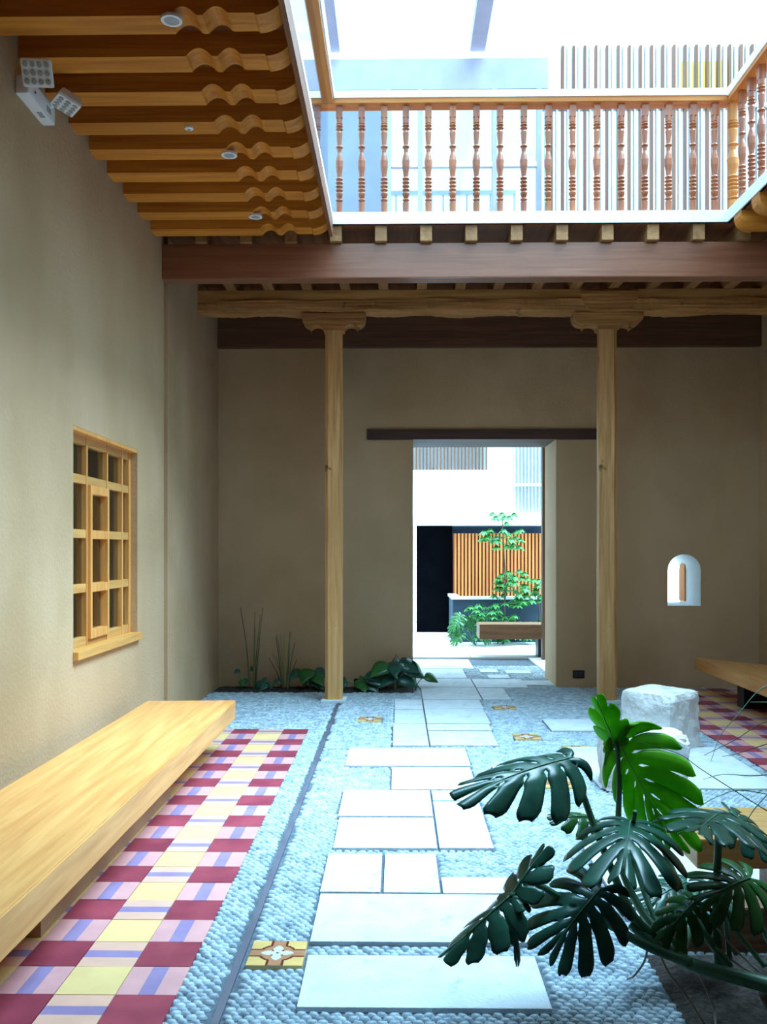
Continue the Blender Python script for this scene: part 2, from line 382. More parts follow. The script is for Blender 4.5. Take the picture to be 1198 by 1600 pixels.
# ------------------------------------------------------------ walls
WY0, WY1, WZ0, WZ1 = 5.41, 6.75, .82, 2.23
bm = bmesh.new()
box(bm, LX - .3, LX, -4.2, WY0, 0, CZ + .2); box(bm, LX - .3, LX, WY1, 7.52, 0, CZ + .2)
box(bm, LX - .3, LX, WY0, WY1, 0, WZ0); box(bm, LX - .3, LX, WY0, WY1, WZ1, CZ + .2)
box(bm, LX - .3, LX - .05, 7.52, 7.64, 0, CZ + .2); box(bm, LX - .3, LX, 7.64, BY, 0, CZ + .2)
struct(obj('wall_left', bm, plaster), 'tan plaster wall on the left with a wooden window in it', 'wall')
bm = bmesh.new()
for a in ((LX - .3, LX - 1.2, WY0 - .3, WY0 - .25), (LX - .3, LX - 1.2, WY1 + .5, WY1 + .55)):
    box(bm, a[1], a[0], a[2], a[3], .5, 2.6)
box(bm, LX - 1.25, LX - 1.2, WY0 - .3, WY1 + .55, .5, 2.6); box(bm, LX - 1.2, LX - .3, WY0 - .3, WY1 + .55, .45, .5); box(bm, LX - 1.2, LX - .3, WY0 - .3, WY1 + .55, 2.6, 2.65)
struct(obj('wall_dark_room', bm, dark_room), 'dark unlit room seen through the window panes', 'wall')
# back wall with doorway and arched hole
DX0, DX1, DZ, BT = .166, 1.706, 2.67, .73
NX0, NX1, NZ0, NZ1 = 2.90, 3.26, .88, 1.44
bm = bmesh.new()
box(bm, LX - .3, DX0, BY, BY + BT, 0, CZ + .2); box(bm, DX1, NX0, BY, BY + BT, 0, CZ + .2)
box(bm, DX0, DX1, BY, BY + BT, DZ + .02, CZ + .2); box(bm, NX1, RX + .3, BY, BY + BT, 0, CZ + .2)
box(bm, NX0, NX1, BY, BY + BT, 0, NZ0)
r = (NX1 - NX0) / 2; cx = (NX0 + NX1) / 2; cz = NZ1 - r
arc = [(cx + r * math.cos(math.pi * k / 16), cz + r * math.sin(math.pi * k / 16)) for k in range(17)]
for k in range(16):
    a, b = arc[k], arc[k + 1]
    prism(bm, [a, (a[0], CZ + .2), (b[0], CZ + .2), b], 'y', BY, BY + BT)
prism(bm, [(NX1, NZ0), (NX1 + .001, NZ0), (NX1 + .001, cz), (NX1, cz)], 'y', BY, BY + BT)
struct(obj('wall_back', bm, plaster), 'tan plaster wall at the far end with doorway and small arched hole', 'wall')
bm = bmesh.new(); box(bm, RX, RX + .3, -4.2, BY, 0, CZ + .2)
struct(obj('wall_right', bm, plaster), 'tan plaster wall on the right edge of the photo', 'wall')
bm = bmesh.new(); box(bm, LX - .3, RX + .3, -4.5, -4.2, 0, 7.0)
struct(obj('wall_front', bm, plaster), 'plaster wall behind the viewer', 'wall')
lb = bmesh.new()
ring = [(NX0, NZ0)] + [(NX1, NZ0)] + arc
fr_, bk_ = [], []
for (a, b) in ring: fr_.append(lb.verts.new((cx + (a - cx) * .985, BY - .001, NZ0 + (b - NZ0) * .993 + .003))); bk_.append(lb.verts.new((cx + (a - cx) * .985, BY + BT, NZ0 + (b - NZ0) * .993 + .003)))
for i in range(len(ring)): j = (i + 1) % len(ring); lb.faces.new((fr_[i], fr_[j], bk_[j], bk_[i]))
wb = bpy.data.objects['wall_back']
obj('niche_lit_lining', lb, plaster_pale, wb)  # pale lining added to imitate outside light on the reveal
# window frame
win = thing('window_1', '', 'window', (LX - .06, (WY0 + WY1) / 2, WZ0)); del win['category']; del win['label']
struct(win, 'pine casement window with sixteen dark panes in the left wall', 'window')
xf0, xf1 = LX - .11, LX - .05
zb = [WZ0 + .06, 1.24, 1.585, 1.93, WZ1 - .02]
yb = [WY0, 5.80, 6.21, 6.55, WY1]
obj('sill', B(LX - .12, LX + .035, WY0 - .01, WY1 + .02, WZ0, WZ0 + .05, bev=.004), wood('sill_pine', (0.72, 0.38, 0.11), (0.55, 0.25, 0.06), 'y'), win)
for i, yv in enumerate(yb):
    wd = .05 if i in (0, 4) else .028
    a = yv if i == 0 else (yv - wd if i == 4 else yv - wd / 2)
    obj('mullion', B(xf0, xf1, a, a + wd, WZ0 + .05, WZ1, bev=.003), win_w, win)
for i, zv in enumerate(zb):
    h = .08 if i in (0, 4) else .055
    z0 = zv - .03 if i == 0 else (zv - h + .02 if i == 4 else zv - h / 2)
    for c in range(4):
        obj('glazing_bar', B(xf0 + .004, xf1 - .004, yb[c] + .012, yb[c + 1] - .012, z0, z0 + h, bev=.003), wood('bar_pine', (0.72, 0.38, 0.11), (0.55, 0.25, 0.06), 'y'), win)
# opening casement in the second column
y0, y1 = yb[1] + .016, yb[2] - .016
bm = bmesh.new()
for a in ((y0, y0 + .035), (y1 - .035, y1)): box(bm, xf0 + .02, xf1 + .018, a[0], a[1], WZ0 + .09, 1.90, bev=.003)
for a in (WZ0 + .09, 1.24 - .03, 1.585 - .03, 1.845): box(bm, xf0 + .02, xf1 + .016, y0 + .03, y1 - .03, a, a + .055, bev=.003)
obj('casement', bm, win_w, win)
for c in range(4):
    for rr in range(4):
        obj('pane', B(LX - .086, LX - .080, yb[c] + .02, yb[c + 1] - .02, zb[rr] + .02, zb[rr + 1] - .02), glass_d, win)
obj('soffit_board', B(LX - .12, LX - .001, WY0 + .002, WY1 - .002, WZ1 - .025, WZ1 - .001), win_w, win)
# lintel of the doorway, arched reveal shutter, outlet
lin = obj('door_lintel', B(-.33, 2.15, BY - .035, BY + BT + .01, DZ + .005, DZ + .115, bev=.006), lintel_w)
tag(lin, 'long dark timber lintel over the doorway in the back wall', 'lintel')
o = obj('arched_shutter', None or (lambda bm: (prism(bm, [(BY + .50, NZ0 + .03), (BY + .70, NZ0 + .03), (BY + .70, NZ1 - .20), (BY + .66, NZ1 - .13), (BY + .60, NZ1 - .10), (BY + .50, NZ1 - .12)], 'x', NX1 - .022, NX1 - .002), bm)[1])(bmesh.new()), slat_or)
tag(o, 'narrow orange-brown wooden shutter leaf inside the small arched hole', 'shutter')
o = thing('wall_socket', 'black rectangular floor-level socket on back wall left of right column', 'socket', (1.945, BY - .01, .11))
obj('cover_plate', B(1.885, 2.01, BY - .012, BY, .105, .19, bev=.003), black_m, o)
bm = bmesh.new(); box(bm, 1.905, 1.94, BY - .016, BY - .011, .125, .17); box(bm, 1.955, 1.99, BY - .016, BY - .011, .125, .17)
obj('socket_insert', bm, mat('dark_plastic', (.03, .03, .03), .3), o)

# ------------------------------------------------------------ ceiling: boards, joists
bm = bmesh.new()
box(bm, LX - .3, OX0, -4.2, BY + BT, CZ + .13, CZ + .2)
box(bm, OX1, RX + .3, -4.2, BY + BT, CZ + .13, CZ + .2)
box(bm, OX0, OX1, OY1, BY + BT, CZ + .13, CZ + .2); box(bm, OX0, OX1, -4.2, OY0, CZ + .13, CZ + .2)
ceil = struct(obj('ceiling', bm, board_w), 'dark boarded ceiling above the carved joists', 'ceiling')
def scal(x):   # carved underside height for distance x measured from the well edge inwards
    def s(a, b, h):
        t = (x - a) / (b - a); return h * math.sin(math.pi * t) ** .8 if 0 < t < 1 else 0
    z = s(.255, .375, .042) + s(.41, .54, .042)
    if x < .135: z = .095 * (1 - math.sqrt(max(0, 1 - (1 - x / .135) ** 2)))
    elif x < .255: z = .010
    return z
def joist_profile(x_well, sign, x_wall):
    pts = []
    N = 54
    for i in range(N + 1):
        d = .62 * i / N; pts.append((x_well - sign * d, CZ + scal(d)))
    pts.append((x_wall, CZ)); pts.append((x_wall, CZ + .13)); pts.append((x_well, CZ + .13))
    return pts
def joist_mesh(x_well, sign, x_wall):
    bm = bmesh.new(); prism(bm, joist_profile(x_well, sign, x_wall), 'y', 0, .155)
    bmesh.ops.recalc_face_normals(bm, faces=bm.faces)
    me = bpy.data.meshes.new('joist'); bm.to_mesh(me); bm.free(); me.materials.append(joist_w); return me
JL = joist_mesh(OX0 + .0, 1, LX - .02); JR = joist_mesh(OX1, -1, RX + .02)
cl = ceil.location
yj = 7.105
ys = []
while yj > -4.0: ys.append(yj); yj -= .355
for yv in ys:
    link('joist', JL, None, ceil, Vector((0, yv, 0)) - cl)
    if yv > OY0: link('joist', JR, None, ceil, Vector((0, yv, 0)) - cl)
# gallery joists running away from the viewer over the big beam
gj = bpy.data.meshes.new('joist_long'); bm = bmesh.new(); box(bm, -.048, .048, 7.40, BY, CZ, CZ + .13, bev=.004); bm.to_mesh(gj); bm.free(); gj.materials.append(joist_y)
for k in range(-4, 13):
    x = W(595, 365, 7.42).x + k * .368
    if LX < x - .05 and x < RX: link('joist', gj, None, ceil, Vector((x, 0, 0)) - cl)
# white steel channel round the well + brown fascia
e = obj('well_edging', (lambda bm: (box(bm, OX0 - .02, OX1 + .02, OY1 - .012, OY1 + .02, CZ + .13, CZ + .225), box(bm, OX0 - .02, OX0 + .012, OY0, OY1, CZ + .165, CZ + .225), box(bm, OX1 - .012, OX1 + .02, OY0, OY1, CZ + .13, CZ + .225), bm)[3])(bmesh.new()), white_st)
tag(e, 'white painted steel edging round the light well opening', 'edging')
e = obj('well_fascia', B(OX0 - .012, OX0 + .016, OY0, OY1 - .03, CZ + .02, CZ + .162), wood('fascia_brown', (0.26, 0.10, 0.04), (0.16, 0.06, 0.025), 'y'))
tag(e, 'thin brown fascia board along the left edge of the light well', 'board')
# timber beams
o = obj('ceiling_beam', B(LX - .01, RX + .01, 7.45, 7.60, 3.712, 3.999, bev=.01), beam_w)
tag(o, 'wide reddish-brown planed beam crossing the room in front of the columns', 'beam')
o = obj('ceiling_beam', B(LX, RX, BY - .07, BY - .002, 3.66, 3.995, bev=.01), wood('dark_wall_plate', (0.17, 0.075, 0.04), (0.10, 0.04, 0.02), 'x'))
tag(o, 'dark brown wall plate beam fixed along the top of the back wall', 'beam')
bmr = bmesh.new()
NS = 150
sec = [(-.095, 0), (-.06, -.03), (.05, -.035), (.10, .0), (.105, .1), (-.1, .1)]
rings = []
for i in range(NS + 1):
    x = LX - .01 + (RX - LX + .02) * i / NS
    rings.append([bmr.verts.new((x, 8.87 + a + .022 * noise.noise(Vector((x * 2, j * 3.1, 0))) + .008 * noise.noise(Vector((x * 14, j, 3))),
                                 3.80 + b + .022 * noise.noise(Vector((x * 2.3, j * 1.7, 5))) + .010 * noise.noise(Vector((x * 17, j, 9))))) for j, (a, b) in enumerate(sec)])
for a, b in zip(rings, rings[1:]):
    for j in range(6): bmr.faces.new((a[j], a[(j + 1) % 6], b[(j + 1) % 6], b[j]))
bmr.faces.new(rings[0]); bmr.faces.new(rings[-1])
cb = thing('colonnade_beam', 'rough-hewn double timber beam resting on the two columns', 'beam', (1, 8.87, 3.76))
obj('rough_timber', bmr, old_beam, cb)
obj('planed_timber', B(LX - .01, RX + .01, 8.785, 8.96, 3.885, 3.999, bev=.006), wood('planed_old', (0.66, 0.34, 0.11), (0.40, 0.18, 0.05), 'x'), cb)
# columns
def column(x, label, right):
    c = thing('wooden_column', label, 'column', (x, 8.87, 0.0))
    bm = bmesh.new(); n = 60; h = .085; ch = .03
    prof = [(-h, -h + ch), (-h + ch, -h), (h - ch, -h), (h, -h + ch), (h, h - ch), (h - ch, h), (-h + ch, h), (-h, h - ch)]
    R = []
    for i in range(n + 1):
        z = .03 + (3.60) * i / n; s = 1.0 - .04 * abs(i / n - .3)
        R.append([bm.verts.new((x + a * s + .006 * noise.noise(Vector((x, z * 1.3, j))), 8.87 + b * s + .006 * noise.noise(Vector((z * 1.3, j, x))), z)) for j, (a, b) in enumerate(prof)])
    for a, b in zip(R, R[1:]):
        for j in range(8): bm.faces.new((a[j], a[(j + 1) % 8], b[(j + 1) % 8], b[j]))
    bm.faces.new(R[0]); bm.faces.new(R[-1])
    obj('shaft', bm, old_col, c)
    lathe_bm = bmesh.new(); box(lathe_bm, x - .12, x + .12, 8.75, 8.99, 0, .035, bev=.01)
    obj('plinth', lathe_bm, slab_m, c)
    # carved capital
    z0, z1 = 3.61, 3.775; half = .31 if not right else .335
    def side(s):
        P = [(0, z0), (.10, z0)]
        for k in range(7): a = math.pi * k / 6; P.append((.10 + .065 - .065 * math.cos(a), z0 + .015 + .045 * math.sin(a) * (1 if not right else .8)))
        for k in range(7): a = math.pi / 2 * k / 6; P.append((.235 + (half - .235) * math.sin(a), z1 - .035 - .085 * math.cos(a)))
        P += [(half, z1)]
        return [(x + s * p[0], p[1]) for p in P]
    R_, L_ = side(1), side(-1)
    bm = bmesh.new(); prism(bm, L_[1:][::-1] + R_[1:], 'y', 8.78, 8.96)
    obj('capital', bm, old_beam, c)
    if right:
        pts = [(x - .12, 3.776), (x + .12, 3.776)] + [(x + .12 + .15 * math.sin(math.pi / 2 * k / 6), 3.776 + .16 * (1 - math.cos(math.pi / 2 * k / 6))) for k in range(1, 7)]
        pts += [(x + .28, 3.97), (x - .28, 3.97)] + [(x - .12 - .15 * math.sin(math.pi / 2 * k / 6), 3.776 + .16 * (1 - math.cos(math.pi / 2 * k / 6))) for k in range(6, 0, -1)]
        bm = bmesh.new(); prism(bm, pts, 'y', 8.745, 8.80); obj('corbel', bm, old_beam, c)
    return c
column(W(522, 1097, 8.87).x, 'square weathered wooden column on the left, beside the reeds', False)
column(W(947.5, 1097, 8.87).x, 'square weathered wooden column on the right with a double carved head', True)
# downlights
DL = [(4.29, -1.07), (5.76, -1.07), (6.83, -1.07)]
LB = ['round white recessed downlight nearest the viewer, at the top of the photo', 'middle round white downlight in the left ceiling', 'round white downlight nearest the big cross beam']
for (yv, xv), lb in zip(DL, LB):
    t = thing('downlight', lb, 'lamp', (xv, yv, CZ - .008), 'white downlights in the left joists')
    bm = bmesh.new(); lathe(bm, (xv, yv, CZ - .012), [(.014, .050), (0, .050), (0, .036), (.008, .032)], 28); obj('rim', bm, white_p, t)
    bm = bmesh.new(); lathe(bm, (xv, yv, CZ - .008), [(.007, .033), (0, .033)], 24); obj('lens', bm, lens_m, t)
t = thing('smoke_detector', 'tiny white sensor disc between the first two downlights', 'sensor', (-1.24, 5.39, CZ - .02))
bm = bmesh.new(); lathe(bm, (-1.24, 5.39, CZ - .016), [(.016, .026), (.004, .026), (0, .018)], 20); obj('housing', bm, white_p, t)
bm = bmesh.new(); lathe(bm, (-1.24, 5.39, CZ - .022), [(.006, .008), (0, .006)], 12); obj('sensor_tip', bm, lens_m, t)
# emergency light
t = thing('emergency_light', 'white twin-head emergency lamp on left wall under the joists', 'lamp', (LX, 4.76, 3.80))
bm = B(LX, LX + .07, 4.58, 4.94, 3.80, 3.895, bev=.012); obj('battery_case', bm, white_p, t)
bm = bmesh.new(); box(bm, LX + .0705, LX + .0725, 4.82, 4.87, 3.825, 3.855); box(bm, LX + .03, LX + .055, 4.78, 4.84, 3.797, 3.8005); obj('switch_panel', bm, lens_m, t)
bm = bmesh.new(); tube(bm, [(LX + .0715, 4.66, 3.842), (LX + .074, 4.66, 3.842)], .007, .007, 10); obj('indicator', bm, mat('red_indicator', (.3, .01, .01), .3), t)
def head(c, rx, rz, nm):
    M = Matrix.Translation(c) @ Matrix.Rotation(rz, 4, 'Z') @ Matrix.Rotation(rx, 4, 'X')
    bm = B(-.075, .075, -.03, .0, -.065, .065, bev=.014)
    for v in bm.verts:
        if v.co.y > -.01: v.co.x *= .8; v.co.z *= .8; v.co.y += .03
    bm.transform(M); h = obj('lamp_head', bm, white_p, t)
    bm = bmesh.new()
    for i in range(4):
        for j in range(3):
            s = len(bm.verts); lathe(bm, (0, 0, 0), [(0, .013), (.004, .012), (.005, .004)], 12)
            bm.verts.ensure_lookup_table()
            R = Matrix.Translation(((i - 1.5) * .034, -.0305, (j - 1) * .038)) @ Matrix.Rotation(math.pi / 2, 4, 'X')
            for v in bm.verts[s:]: v.co = R @ v.co
    bm.transform(M); obj('lens_cells', bm, lens_m, h)
head(Vector((-1.79, 4.50, 3.86)), .55, .12, 'a')
head(Vector((-1.77, 4.84, 3.885)), 1.25, -.9, 'b')
for a_, b_ in (((LX + .05, 4.66, 3.87), (-1.81, 4.54, 3.88)), ((LX + .05, 4.88, 3.87), (-1.79, 4.85, 3.90))):
    bm = bmesh.new(); tube(bm, [a_, b_], .012, .012, 8); obj('swivel_arm', bm, white_p, t)

# ------------------------------------------------------------ balustrade
bal = thing('balustrade', 'turned wooden balustrade with orange handrail round the upper light well', 'balustrade', (1.06, 7.42, 4.2))
prof = [(0, .024), (.09, .026), (.10, .018), (.112, .030), (.125, .018), (.15, .027), (.165, .030), (.18, .020), (.195, .031), (.21, .020), (.225, .031), (.24, .020), (.255, .031), (.27, .020), (.285, .030), (.30, .019),
        (.33, .022), (.38, .030), (.43, .032), (.47, .024), (.50, .016), (.53, .019), (.545, .030), (.56, .018), (.60, .021), (.66, .026), (.68, .019), (.692, .031), (.705, .018), (.717, .030), (.73, .022), (.735, .026), (.88, .026)]
bm = bmesh.new(); lathe(bm, (0, 0, 0), prof, 18); box(bm, -.026, .026, -.026, .026, .78, .885)
bmesh.ops.recalc_face_normals(bm, faces=bm.faces)
bme = bpy.data.meshes.new('baluster'); bm.to_mesh(bme); bm.free(); bme.materials.append(balu_w)
bpx = [530, 565, 600, 634, 669, 707, 744, 781, 818, 856, 894, 932, 970, 1007, 1044, 1082, 1116]
BZ = 4.225
for px in bpx: link('baluster', bme, None, bal, Vector((W(px, 300, 7.42).x, 7.42, BZ)) - bal.location)
for k in range(24):
    yv = 7.22 - k * .19
    link('baluster', bme, None, bal, Vector((2.72, yv, BZ)) - bal.location)
bm = bmesh.new(); lathe(bm, (2.72, 7.42, BZ), [(a, b * 1.5) for a, b in prof], 20); obj('corner_post', bm, wood('post_wood', (0.60, 0.26, 0.07), (0.45, 0.17, 0.04), 'z'), bal, smooth=False)
RZ = BZ + .88
obj('handrail', B(OX0 - .12, 2.82, 7.36, 7.50, RZ, RZ + .085, bev=.012), rail_w, bal)
rail_y = wood('handrail_wood_side', (0.68, 0.27, 0.06), (0.52, 0.17, 0.03), 'y', 0.4)
obj('handrail', B(OX0 - .16, OX0 + .02, OY0, 7.36, RZ, RZ + .085, bev=.012), rail_y, bal)
obj('handrail', B(2.66, 2.80, OY0, 7.36, RZ, RZ + .085, bev=.012), rail_y, bal)
obj('glass_infill', B(OX0 - .035, OX0 - .025, OY0, 7.36, BZ, RZ), glass_c, bal)
obj('rail_glare', (lambda bm: (box(bm, OX0 + .02, 2.66, 7.348, 7.362, RZ + .04, RZ + .095), box(bm, OX0 + .018, OX0 + .03, OY0, 7.35, RZ + .03, RZ + .095), box(bm, 2.65, 2.662, OY0, 7.35, RZ + .03, RZ + .095), bm)[3])(bmesh.new()), white_st, bal)  # white strips imitate the glare on the handrail's inner faces

# ------------------------------------------------------------ upper storey
UZ = 4.2
UB = 9.8
bm = bmesh.new(); box(bm, LX - .3, LX, -4.2, UB, UZ, 6.6)
struct(obj('wall_upper_left', bm, white_wall), 'white upper wall left of the light well', 'wall')
bm = bmesh.new(); box(bm, RX, RX + .3, -4.2, UB, UZ, 5.0)
struct(obj('wall_upper_right', bm, white_wall), 'white upper wall right of the light well', 'wall')
bm = bmesh.new(); box(bm, LX - .3, -.12, UB, UB + .15, UZ, 6.45); box(bm, -.12, 1.55, UB, UB + .15, UZ, 4.9)
struct(obj('wall_upper_back', bm, mat('blue_grey_plaster', (0.26, 0.30, 0.38), 0.8, (0.22, 0.26, 0.34), (2, 2, 2))), 'pale grey upper wall behind the balustrade', 'wall')
wn = thing('window_2', '', 'window', (.7, UB, 4.9)); struct(wn, 'upper window with grey frame behind the left half of the balustrade', 'window')
bm = bmesh.new()
for x in (-.12, .22, 1.02, 1.50): box(bm, x, x + .05, UB, UB + .08, 4.9, 6.45)
obj('frame', bm, grey_st, wn)
bm = bmesh.new()
for z in (4.9, 5.62): box(bm, -.12, 1.55, UB + .01, UB + .07, z, z + .05)
obj('crossbar', bm, white_st, wn)
for a, b in ((-.07, .22), (.27, 1.02), (1.07, 1.50)): obj('pane', B(a, b, UB + .035, UB + .045, 4.92, 6.45), glass_b, wn)
# balcony railing reflected in its glass, imitated by solid geometry behind the panes
nb = thing('reflected_balcony', 'small white balcony railing standing in for a reflection in the upper window', 'balcony', (.7, 11.6, 3.25))
bm = bmesh.new(); box(bm, -.2, 1.5, 11.5, 12.2, 3.25, 5.45); obj('parapet', bm, white_wall, nb)
bm = bmesh.new(); box(bm, -.2, 1.5, 11.55, 11.6, 6.0, 6.05); obj('top_rail', bm, grey_st, nb)
for k in range(12): obj('railing_bar', B(-.18 + k * .15, -.16 + k * .15, 11.56, 11.58, 5.45, 6.0), grey_st, nb)
# skylight structure
sk = thing('skylight_frame', 'grey steel rafters of the glazed roof above the light well', 'skylight', (1, 9.0, 6.45))
obj('eave_beam', B(LX, 1.62, UB, UB + .2, 6.45, 6.78), grey_st, sk)
for x, w_ in ((-.72, .10), (.78, .16)):
    bm = bmesh.new(); box(bm, x, x + w_, OY0, UB, 6.85, 6.97); obj('rafter', bm, grey_st, sk)
obj('roof_glass', B(LX, 1.62, 3.0, UB, 6.98, 6.99), glass_c, sk)
# slatted screen on the right
sc = thing('slat_screen', 'tall screen of thin brown vertical slats behind the right balusters', 'screen', (2.7, 9.3, UZ))
n = 0; x = 1.50
while x < 3.85:
    top = 6.62 if x > 1.62 else 6.0
    obj('slat', B(x, x + (.026 if n % 2 else .018), 9.28, 9.34, UZ, top), slat_dk if n % 2 else slat_pl, sc); x += .0565; n += 1
obj('cap_rail', B(1.48, 3.87, 9.27, 9.35, 5.98, 6.02), slat_pl, sc)
o = thing('yellow_panel', 'yellow panel glimpsed behind the upper slats', 'panel', (3.2, 9.6, UZ))
obj('board', B(2.95, 3.42, 9.6, 9.63, 6.1, 6.62), yellow_p, o); obj('post', B(3.17, 3.20, 9.6, 9.63, UZ, 6.1), grey_st, o)

# ------------------------------------------------------------ benches
def slab_bench(name, label, quad, z0, z1, m, seed):
    t = thing(name, label, 'bench', (sum(p[0] for p in quad) / 4, sum(p[1] for p in quad) / 4, 0))
    bm = bmesh.new(); NX, NY = 8, 40
    def q(u, v):
        a = Vector(quad[0]).lerp(Vector(quad[1]), u); b = Vector(quad[3]).lerp(Vector(quad[2]), u); return a.lerp(b, v)
    g = {}
    for k, z in enumerate((z0, z1)):
        for j in range(NY + 1):
            for i in range(NX + 1):
                p = q(i / NX, j / NY)
                e = .006 * noise.noise(Vector((p.x * 3, p.y * 2.5, z * 4 + seed))) if i in (0, NX) else 0
                g[k, i, j] = bm.verts.new((p.x + e, p.y, z + .002 * noise.noise(Vector((p.x * 3, p.y * 2, seed)))))
    for j in range(NY):
        for i in range(NX):
            bm.faces.new((g[1, i, j], g[1, i + 1, j], g[1, i + 1, j + 1], g[1, i, j + 1])); bm.faces.new((g[0, i, j], g[0, i, j + 1], g[0, i + 1, j + 1], g[0, i + 1, j]))
        bm.faces.new((g[0, 0, j], g[1, 0, j], g[1, 0, j + 1], g[0, 0, j + 1])); bm.faces.new((g[0, NX, j], g[0, NX, j + 1], g[1, NX, j + 1], g[1, NX, j]))
    for i in range(NX):
        bm.faces.new((g[0, i, 0], g[0, i + 1, 0], g[1, i + 1, 0], g[1, i, 0])); bm.faces.new((g[0, i, NY], g[1, i, NY], g[1, i + 1, NY], g[0, i + 1, NY]))
    bmesh.ops.recalc_face_normals(bm, faces=bm.faces)
    es = [e for e in bm.edges if e.calc_face_angle(0) > .8]; bmesh.ops.bevel(bm, geom=es, offset=.006, segments=2, affect='EDGES')
    obj('seat_plank', bm, m, t); return t
b1 = slab_bench('wooden_bench', 'long thick honey-coloured plank bench along the left wall', [(-1.83, .9), (-1.19, .9), (-1.19, 6.66), (-1.83, 6.62)], .24, .38, bench_w, 1)
obj('plaster_base', B(-1.90, -1.35, 3.42, 5.40, 0.015, .238), plaster, b1)
obj('plaster_base', B(-1.90, -1.35, .9, 2.3, 0.015, .238), plaster, b1)
b2 = slab_bench('wooden_bench', 'plank bench on a black block by the right wall, past the stone cubes', [(3.06, 5.2), (3.80, 5.2), (3.80, 8.45), (3.06, 9.41)], .26, .38, bench_w, 2)
obj('block_leg', B(3.20, 3.62, 8.45, 8.62, .015, .262), black_m, b2)
obj('block_leg', B(3.20, 3.62, 5.6, 5.77, .015, .262), black_m, b2)
b3 = thing('wooden_bench', 'thick timber bench block at the right edge behind the monstera leaves', 'bench', (1.9, 3.8, 0))
bm = B(1.17, 2.7, 3.57, 4.02, .235, .352, bev=.008)
obj('seat_plank', bm, wood('bench_parota_x', (0.66, 0.38, 0.13), (0.42, 0.20, 0.06), 'x'), b3)
obj('block_leg', B(1.55, 1.75, 3.66, 3.92, 0.015, .235), bench_d, b3); obj('block_leg', B(2.35, 2.55, 3.66, 3.92, 0.015, .235), bench_d, b3)

# ------------------------------------------------------------ stone cubes
def stone(c, sx, sy, h, rot, seed, label):
    bm = bmesh.new(); bmesh.ops.create_cube(bm, size=1.0)
    bmesh.ops.subdivide_edges(bm, edges=bm.edges, cuts=15, use_grid_fill=True)
    for v in bm.verts:
        p = v.co.copy(); q = Vector((p.x * sx, p.y * sy, (p.z + .5) * h))
        m = max(abs(p.x), abs(p.y)); top = p.z > .49
        nn = noise.noise(q * 9 + Vector((seed, 0, 0))); n2 = noise.noise(q * 24 + Vector((0, seed, 0))); n3 = noise.noise(q * 3 + Vector((0, 0, seed)))
        d = .016 * nn + .007 * n2 + .02 * n3
        if top: q.z += d * .5
        if abs(p.x) > .49: q.x += math.copysign(1, p.x) * d
        if abs(p.y) > .49: q.y += math.copysign(1, p.y) * d
        # chipped edges
        ex, ey, ez = [max(0, (a - .33) / .17) ** 2 for a in (abs(p.x), abs(p.y), p.z)]
        k = min(1.6, ex * ey + ey * ez + ex * ez)
        if k > 0: q -= Vector((p.x * sx, p.y * sy, max(0, p.z) * h * .7)) * (.05 + .12 * max(0, nn)) * k * (min(1, max(0, q.z) * 12))
        q.z = max(q.z, 0)
        v.co = q
    bm.transform(Matrix.Translation((c[0], c[1], .016)) @ Matrix.Rotation(rot, 4, 'Z'))
    o = obj('stone_block', bm, stone_m); tag(o, label, 'stone'); return o
stone((1.975, 6.87), .44, .44, .42, math.radians(42), 3.0, 'rough white limestone cube standing corner-on beside the right column')
stone((1.53, 5.70), .50, .36, .34, math.radians(-6), 9.0, 'smaller white stone block half hidden behind the bright green leaf')

# ------------------------------------------------------------ planting beds
def bed(name, label, x0, x1, y0, y1, h, seed):
    bm = bmesh.new(); nx, ny = max(4, int((x1 - x0) / .025)), max(4, int((y1 - y0) / .025))
    vs = []
    for j in range(ny + 1):
        r = []
        for i in range(nx + 1):
            u, v = i / nx, j / ny; x = x0 + u * (x1 - x0); yv = y0 + v * (y1 - y0)
            e = min(1, min(u * nx, (1 - u) * nx, v * ny, (1 - v) * ny) / 3)
            r.append(bm.verts.new((x, yv, .004 + e * (h + .5 * h * noise.noise(Vector((x * 25, yv * 25, seed))) + .4 * h * noise.noise(Vector((x * 60, yv * 60, seed)))))))
        vs.append(r)
    for j in range(ny):
        for i in range(nx): bm.faces.new((vs[j][i], vs[j][i + 1], vs[j + 1][i + 1], vs[j + 1][i]))
    o = obj(name, bm, soil_m, None, True); o['kind'] = 'stuff'; o['label'] = label; o['category'] = 'soil'; return o
bed('soil_bed', 'strip of black soil along the foot of the back wall', LX + .02, DX0, 9.43, 9.80, .018, 1)
bed('soil_bed', 'dark soil under the monstera in the bottom right corner', BED[0], BED[1], BED[2], BED[3], .03, 5)
o = thing('timber_edging', 'low weathered timber edging at the back of the monstera bed', 'edging', (1.9, 3.4, 0))
obj('timber', B(.98, 2.6, 3.34, 3.47, 0.0, .175, bev=.008), wood('edging_timber', (0.34, 0.19, 0.11), (0.16, 0.085, 0.05), 'x', .8, bump=.7), o)

